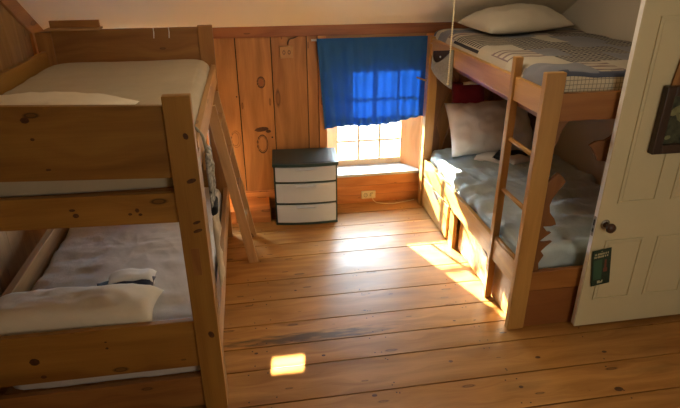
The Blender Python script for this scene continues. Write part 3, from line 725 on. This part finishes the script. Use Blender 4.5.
# quilt, one closed cloth with patches
qx0, qx1, qy0, qy1 = RX0+.052, XR-.012, RY0+.056, RY1-.055
nx, ny = 60, 110
bm = BM(); uvl = bm.loops.layers.uv.active
mats = ['midblue', 'slate', 'cream', 'mauve', 'pin', 'dash', 'check', 'slate']
def qpatch(x, y):
    s = (y-qy0)/(qy1-qy0); t = (x-qx0)/(qx1-qx0)
    s2 = s+.012*math.sin(t*9)
    if s2 > .97: return 0
    if s2 > .925: return 2
    if s2 > .83: return 1
    if s2 > .75: return 3
    if s2 > .66: return 4 if t < .32 else 1 if t < .52 else 3 if t < .66 else 5
    if s2 > .50: return 4 if t < .26 else 5 if t < .48 else 2 if t < .60 else 1 if t < .85 else 5
    if s2 > .40: return 2 if t < .20 else 5 if t < .55 else 1 if t < .8 else 5
    if s2 > .27: return 3 if t < .22 else 1 if t < .38 else 5 if t < .74 else 1
    if s2 > .15: return 2 if t < .25 else 5 if t < .55 else 1 if t < .75 else 2
    if s2 > .02: return 1 if t < .27 else 3 if t < .42 else 2 if t < .8 else 5
    return 0
def qz(x, y):
    e = 1.0
    r_ = .075
    dxl = min(1, (x-qx0)/r_); dyl = min(1, (y-qy0)/.03); dyh = min(1, (qy1-y)/r_); dxr = min(1, (qx1-x)/.04)
    drop = 0
    for d, q in ((dxl, 1), (dyl, .35), (dyh, 1), (dxr, .5)):
        if d < 1: drop = max(drop, (1-math.sqrt(max(0, 1-(1-d)**2)))*.055*q)
    n_ = noise.noise(Vector((x*5, y*5, 3)))*.008+noise.noise(Vector((x*14, y*14, 9)))*.004
    crown = .022*smoothstep((1.75-x)/.2)*math.exp(-((y-2.62)/.10)**2)
    return 1.528+n_-drop+crown
grid = []
for i in range(nx+1):
    col = []
    for j in range(ny+1):
        # denser towards the edges
        u = i/nx; v = j/ny
        u = u-.10*math.sin(2*math.pi*u)/math.pi; v = v-.10*math.sin(2*math.pi*v)/math.pi
        x = qx0+(qx1-qx0)*u; y = qy0+(qy1-qy0)*v
        col.append(bm.verts.new((x, y, qz(x, y))))
    grid.append(col)
for i in range(nx):
    for j in range(ny):
        f = bm.faces.new([grid[i][j], grid[i+1][j], grid[i+1][j+1], grid[i][j+1]]); f.smooth = True
        c = f.calc_center_median(); f.material_index = qpatch(c.x, c.y)
# hanging sides
def side(ring, mi_of, outward):
    K = 6; prev = ring
    for k in range(1, K+1):
        cur = []
        for v in ring:
            t = k/K; w_ = noise.noise(Vector((v.co.x*16, v.co.y*16, k*.4)))*.006
            cur.append(bm.verts.new((v.co.x+outward[0]*(.004+w_), v.co.y+outward[1]*(.004+w_), v.co.z-(v.co.z-1.372)*t)))
        for a in range(len(ring)-1):
            f = bm.faces.new([prev[a+1], prev[a], cur[a], cur[a+1]]); f.smooth = True
            c = f.calc_center_median(); f.material_index = mi_of(c.x, c.y)
        prev = cur
side([grid[0][j] for j in range(ny+1)], lambda x, y: qpatch(qx0+.02, max(y, qy0+.12)), (-1, 0))
side([grid[i][0] for i in range(nx+1)], lambda x, y: 6, (0, -1))
side([grid[i][ny] for i in range(nx+1)], lambda x, y: 0, (0, 1))
bm.verts.ensure_lookup_table()
for f in bm.faces:
    n_ = f.normal if f.normal.length else Vector((0, 0, 1))
    f.normal_update(); n_ = f.normal
    for l in f.loops:
        p = l.vert.co
        l[uvl].uv = (p.x, p.y) if abs(n_.z) > .6 else ((p.x, p.z) if abs(n_.y) > abs(n_.x) else (p.y, p.z))
bmesh.ops.recalc_face_normals(bm, faces=bm.faces)
o = obj('quilt', bm, [M[k] for k in mats], smooth=True); mo = o.modifiers.new('thick', 'SOLIDIFY'); mo.thickness = .008; mo.offset = 1
tag(o, 'patchwork quilt in slate, cream, check and pinstripe on the upper right bunk', 'quilt')
tag(obj('pillow', pillow(.74, .46, .22, TR((2.0, 4.0, 1.595), 3, -2, 10), seed=14, wr=.018, p=2.2), M['pillowU'], smooth=True),
    'plump ecru pillow at the head of the upper right bunk', 'pillow')
tag(obj('pillow', pillow(.76, .46, .22, TR((1.97, 4.15, .745), 60, 0, 4), seed=15, wr=.028, p=3.2, pinch=.05), M['pillowW'], smooth=True),
    'white pillow propped up at the head of the lower right bunk', 'pillow')
cu = thing('small_cushion', 'crimson cushion wedged behind the white pillow in the lower right bunk', 'cushion', (1.79, 4.27, .85))
obj('cover', pillow(.30, .24, .09, TR((1.80, 4.27, .985), 72, 0, -3), seed=16, n=18, p=4), M['red'], cu, smooth=True)
obj('lining', pillow(.15, .03, .03, TR((1.81, 4.25, 1.098), 40, 0, -2), seed=17, n=10, p=4), M['tan'], cu, smooth=True, label='pale strip along its top')
cl = thing('crumpled_cloth', 'crumpled black and white cloth lying below the white pillow', 'cloth', (2.0, 3.98, .51))  # loose heap of black and white cloth
obj('white_cloth', pillow(.27, .17, .07, TR((1.94, 3.99, .53), 8, 0, -35), seed=18, n=16, p=3), M['whitecloth'], cl, smooth=True)
obj('black_cloth', pillow(.20, .11, .07, TR((2.0, 3.93, .56), 12, 0, 50), seed=19, n=14, p=3), M['black'], cl, smooth=True)
obj('white_cloth', pillow(.22, .13, .06, TR((2.13, 3.90, .53), 5, 0, 20), seed=20, n=14, p=3), M['whitecloth'], cl, smooth=True)
obj('black_cloth', pillow(.16, .06, .05, TR((2.17, 3.98, .55), 5, 0, -20), seed=21, n=12, p=3), M['black'], cl, smooth=True)

# fabric pocket hanging on the upper rail
pk = thing('hanging_pocket', 'grey canvas pocket hanging from the upper rail of the right bunk', 'pocket', (1.43, 3.98, 1.2))
bm = BM(); rows = []
for j in range(13):
    t = j/12; row = []
    for i in range(15):
        s = i/14; y = 4.20-.44*s+.05*t*(.5-s)
        z = 1.37+.08*s*0-(.085*math.sin(math.pi*s))*(1-t)-t*(.125+.065*s)+(.09*s)*(1-t)
        bulge = .045*math.sin(math.pi*s)**.8*(.5+.5*math.sin(math.pi*(.25+.7*t)))
        row.append(bm.verts.new((RX0+.008-bulge, y, z)))
    rows.append(row)
for j in range(12):
    for i in range(14):
        f = bm.faces.new([rows[j][i], rows[j][i+1], rows[j+1][i+1], rows[j+1][i]]); f.smooth = True
o = obj('pouch_front', bm, M['denim'], pk, smooth=True); mo = o.modifiers.new('thick', 'SOLIDIFY'); mo.thickness = .003
bm = BM(); prism(bm, [(4.20, 1.38), (3.76, 1.455), (3.77, 1.20), (4.05, 1.24), (4.19, 1.27)], RX0+.008, RX0+.0105, 'z', 0, axis='x'); obj('pouch_back', bm, M['dark'], pk)
for y, z in ((4.02, 1.365), (3.79, 1.405)):
    obj('pin', lathe(BM(), [(0, .0), (.007, .001), (.008, .005), (.0, .008)], (RX0+.004, y, z), 'y', 10), M['white'], pk)
# pull chain
bm = BM(); top = Vector((1.00, 2.9, 2.43)); c0 = Vector((1.235, 3.30, 1.90))
z = 2.50
while z > 1.34:
    bmesh.ops.create_icosphere(bm, subdivisions=1, radius=.0068, matrix=Matrix.Translation((1.245, 3.30, z))); z -= .013
for f in bm.faces: f.smooth = True
bmesh.ops.create_icosphere(bm, subdivisions=2, radius=.009, matrix=Matrix.Translation((1.245, 3.30, 1.325)))
tube(bm, [(1.245, 3.30, 2.50), (1.245, 3.30, 1.33)], .0028, 6)
o = obj('pull_chain', bm, M['brass']); tag(o, 'brass bead pull chain hanging from the ceiling beside the quilt', 'pull chain')

# ceiling lamp that lights the room (above the frame)
LL = (.72, 2.75, 2.5)
lp = thing('ceiling_lamp', 'round porcelain ceiling lamp holder with a warm bulb', 'ceiling lamp', LL)
obj('holder', lathe(BM(), [(0, 0), (.07, 0), (.065, -.02), (.035, -.03), (.03, -.05), (0, -.05)], LL, 'z'), M['white'], lp)
obj('bulb', lathe(BM(), [(0, -.05), (.014, -.052), (.016, -.07), (.03, -.095), (.03, -.115), (.018, -.135), (0, -.14)], LL, 'z'), M['bulb'], lp)
lamp('bulb_light', 'POINT', (LL[0], LL[1], LL[2]-.20), (0, 0, -1), 11, (1, .86, .66), shadow_soft_size=.05)

# ================================================================ door
dx0, dx1, dyf, dyb = 1.838, 2.60, 2.402, 2.438
bm = BM(); box(bm, dx0, dx1, dyf, dyb, .018, 2.0, 'z')
do = struct('door_1', bm, M['door'], bev=.004)
do['label'] = 'cream panelled door'
PN = [(1.918, 2.155, .205, .61), (2.245, 2.49, .205, .61), (1.935, 2.165, .84, 1.815), (2.255, 2.49, .84, 1.815)]
for k, (a, b_, z0, z1) in enumerate(PN):
    bm = BM(); t_ = .012
    box(bm, a, b_, dyf-.007, dyf, z0, z0+t_, 'x'); box(bm, a, b_, dyf-.007, dyf, z1-t_, z1, 'x')
    box(bm, a, a+t_, dyf-.007, dyf, z0+t_, z1-t_, 'z'); box(bm, b_-t_, b_, dyf-.007, dyf, z0+t_, z1-t_, 'z')
    box(bm, a+t_+.012, b_-t_-.012, dyf-.0025, dyf, z0+t_+.012, z1-t_-.012, 'z')
    obj('door_panel', bm, M['door'], do, .0016)
bm = BM(); box(bm, dx0-.0012, dx0, dyf+.004, dyb-.004, .03, 1.99, 'z'); obj('door_edge', bm, M['dooredge_lit'], do)
bm = BM(); box(bm, dx0-.003, dx0-.0012, dyf+.008, dyb-.008, .64, .76, 'z'); obj('latch_plate', bm, M['steel'], do)
bm = BM(); box(bm, dx0-.0045, dx0-.003, dyf+.012, dyb-.012, .665, .685); box(bm, dx0-.0045, dx0-.003, dyf+.012, dyb-.012, .705, .74); obj('latch', bm, M['slot'], do)
bm = BM(); lathe(bm, [(0, 0), (.026, 0), (.026, .004), (.010, .008), (.009, .03), (.022, .038), (.029, .050), (.026, .062), (.012, .069), (0, .070)], (1.892, dyf, .715), 'y', 28)
obj('door_knob', bm, M['knob'], do)
bm = BM(); lathe(bm, [(.0, 0), (.028, 0), (.028, .003), (.02, .006), (0, .006)], (1.892, dyf-.0002, .715), 'y', 28); obj('knob_rose', bm, M['steel'], do)
# card on the door
TC = TR((1.922, dyf-.0085, .437), 0, -9, 0)
ct = thing('door_card', 'dark green printed card hanging on the door below the knob', 'card', (1.922, dyf-.005, .437))
def tb(bm, x0, x1, z0, z1, d0=0, d1=.002, mi=0): return box(bm, x0, x1, -d1, -d0, z0, z1, 'x', mi, TC)
obj('card', tb(BM(), -.058, .058, -.122, .122, 0, .0016), M['tag'], ct)
bm = BM(); r2 = random.Random(3)
for zr, xs_ in ((.093, -.043), (.075, -.046)):
    x = xs_
    while x < .042:
        wd = r2.choice((.005, .006, .007)); tb(bm, x, x+wd, zr-.006, zr+.006, .0016, .002); x += wd+r2.choice((.002, .002, .002, .006))
tb(bm, -.004, .004, .108, .112, .0016, .002)
obj('lettering', bm, M['tagtext'], ct); bm = BM()
tb(bm, -.020, -.004, -.108, -.090, .0016, .002); tb(bm, .006, .014, -.100, -.090, .0016, .002); tb(bm, -.006, .012, -.108, -.099, .0016, .002)
obj('emblem', bm, M['tagtext'], ct)
bm = tb(BM(), -.046, .005, -.08, .055, .0016, .0019); obj('green_block', bm, M['tagart'], ct)
bm = tb(BM(), .014, .038, -.035, -.008, .0016, .0019); tb(bm, .020, .032, -.010, .05, .0016, .00195); obj('figure', bm, M['tagred'], ct)
# framed picture hanging on the door
pc = thing('picture_frame', 'dark wooden framed green picture hanging on the cream door', 'picture', (2.25, dyf, 1.28))
x0, x1, z0, z1 = 2.035, 2.44, 1.13, 1.485; y0p, y1p = dyf-.045, dyf-.006
bm = BM(); box(bm, x0, x0+.05, y0p, y1p, z0, z1, 'z'); box(bm, x1-.05, x1, y0p, y1p, z0, z1, 'z'); box(bm, x0+.05, x1-.05, y0p, y1p, z0, z0+.05, 'x'); box(bm, x0+.05, x1-.05, y0p, y1p, z1-.05, z1, 'x')
obj('frame', bm, M['darkframe'], pc, .004)
obj('picture', B(x0+.05, x1-.05, y0p+.02, y1p, z0+.05, z1-.05), M['art'], pc)
bm = BM()
for (cx, cz, a_, b_, r_) in ((2.135, 1.36, .05, .022, .5), (2.19, 1.31, .06, .025, -.4), (2.115, 1.215, .018, .012, .2), (2.27, 1.36, .05, .03, 1.0), (2.31, 1.27, .05, .02, .3)):
    disc(bm, (cx, y0p+.0185, cz), a_, b_, 'y', 0, 14, rot=r_)
obj('leaf', bm, M['artlight'], pc)
bm = beam(BM(), (2.10, dyf-.012, 1.48), (2.13, dyf-.012, 1.74), .055, .010, side=(1, 0, 0)); obj('hanging_strap', bm, M['darkstrap'] if 'darkstrap' in M else M['bunkLdark'], pc)
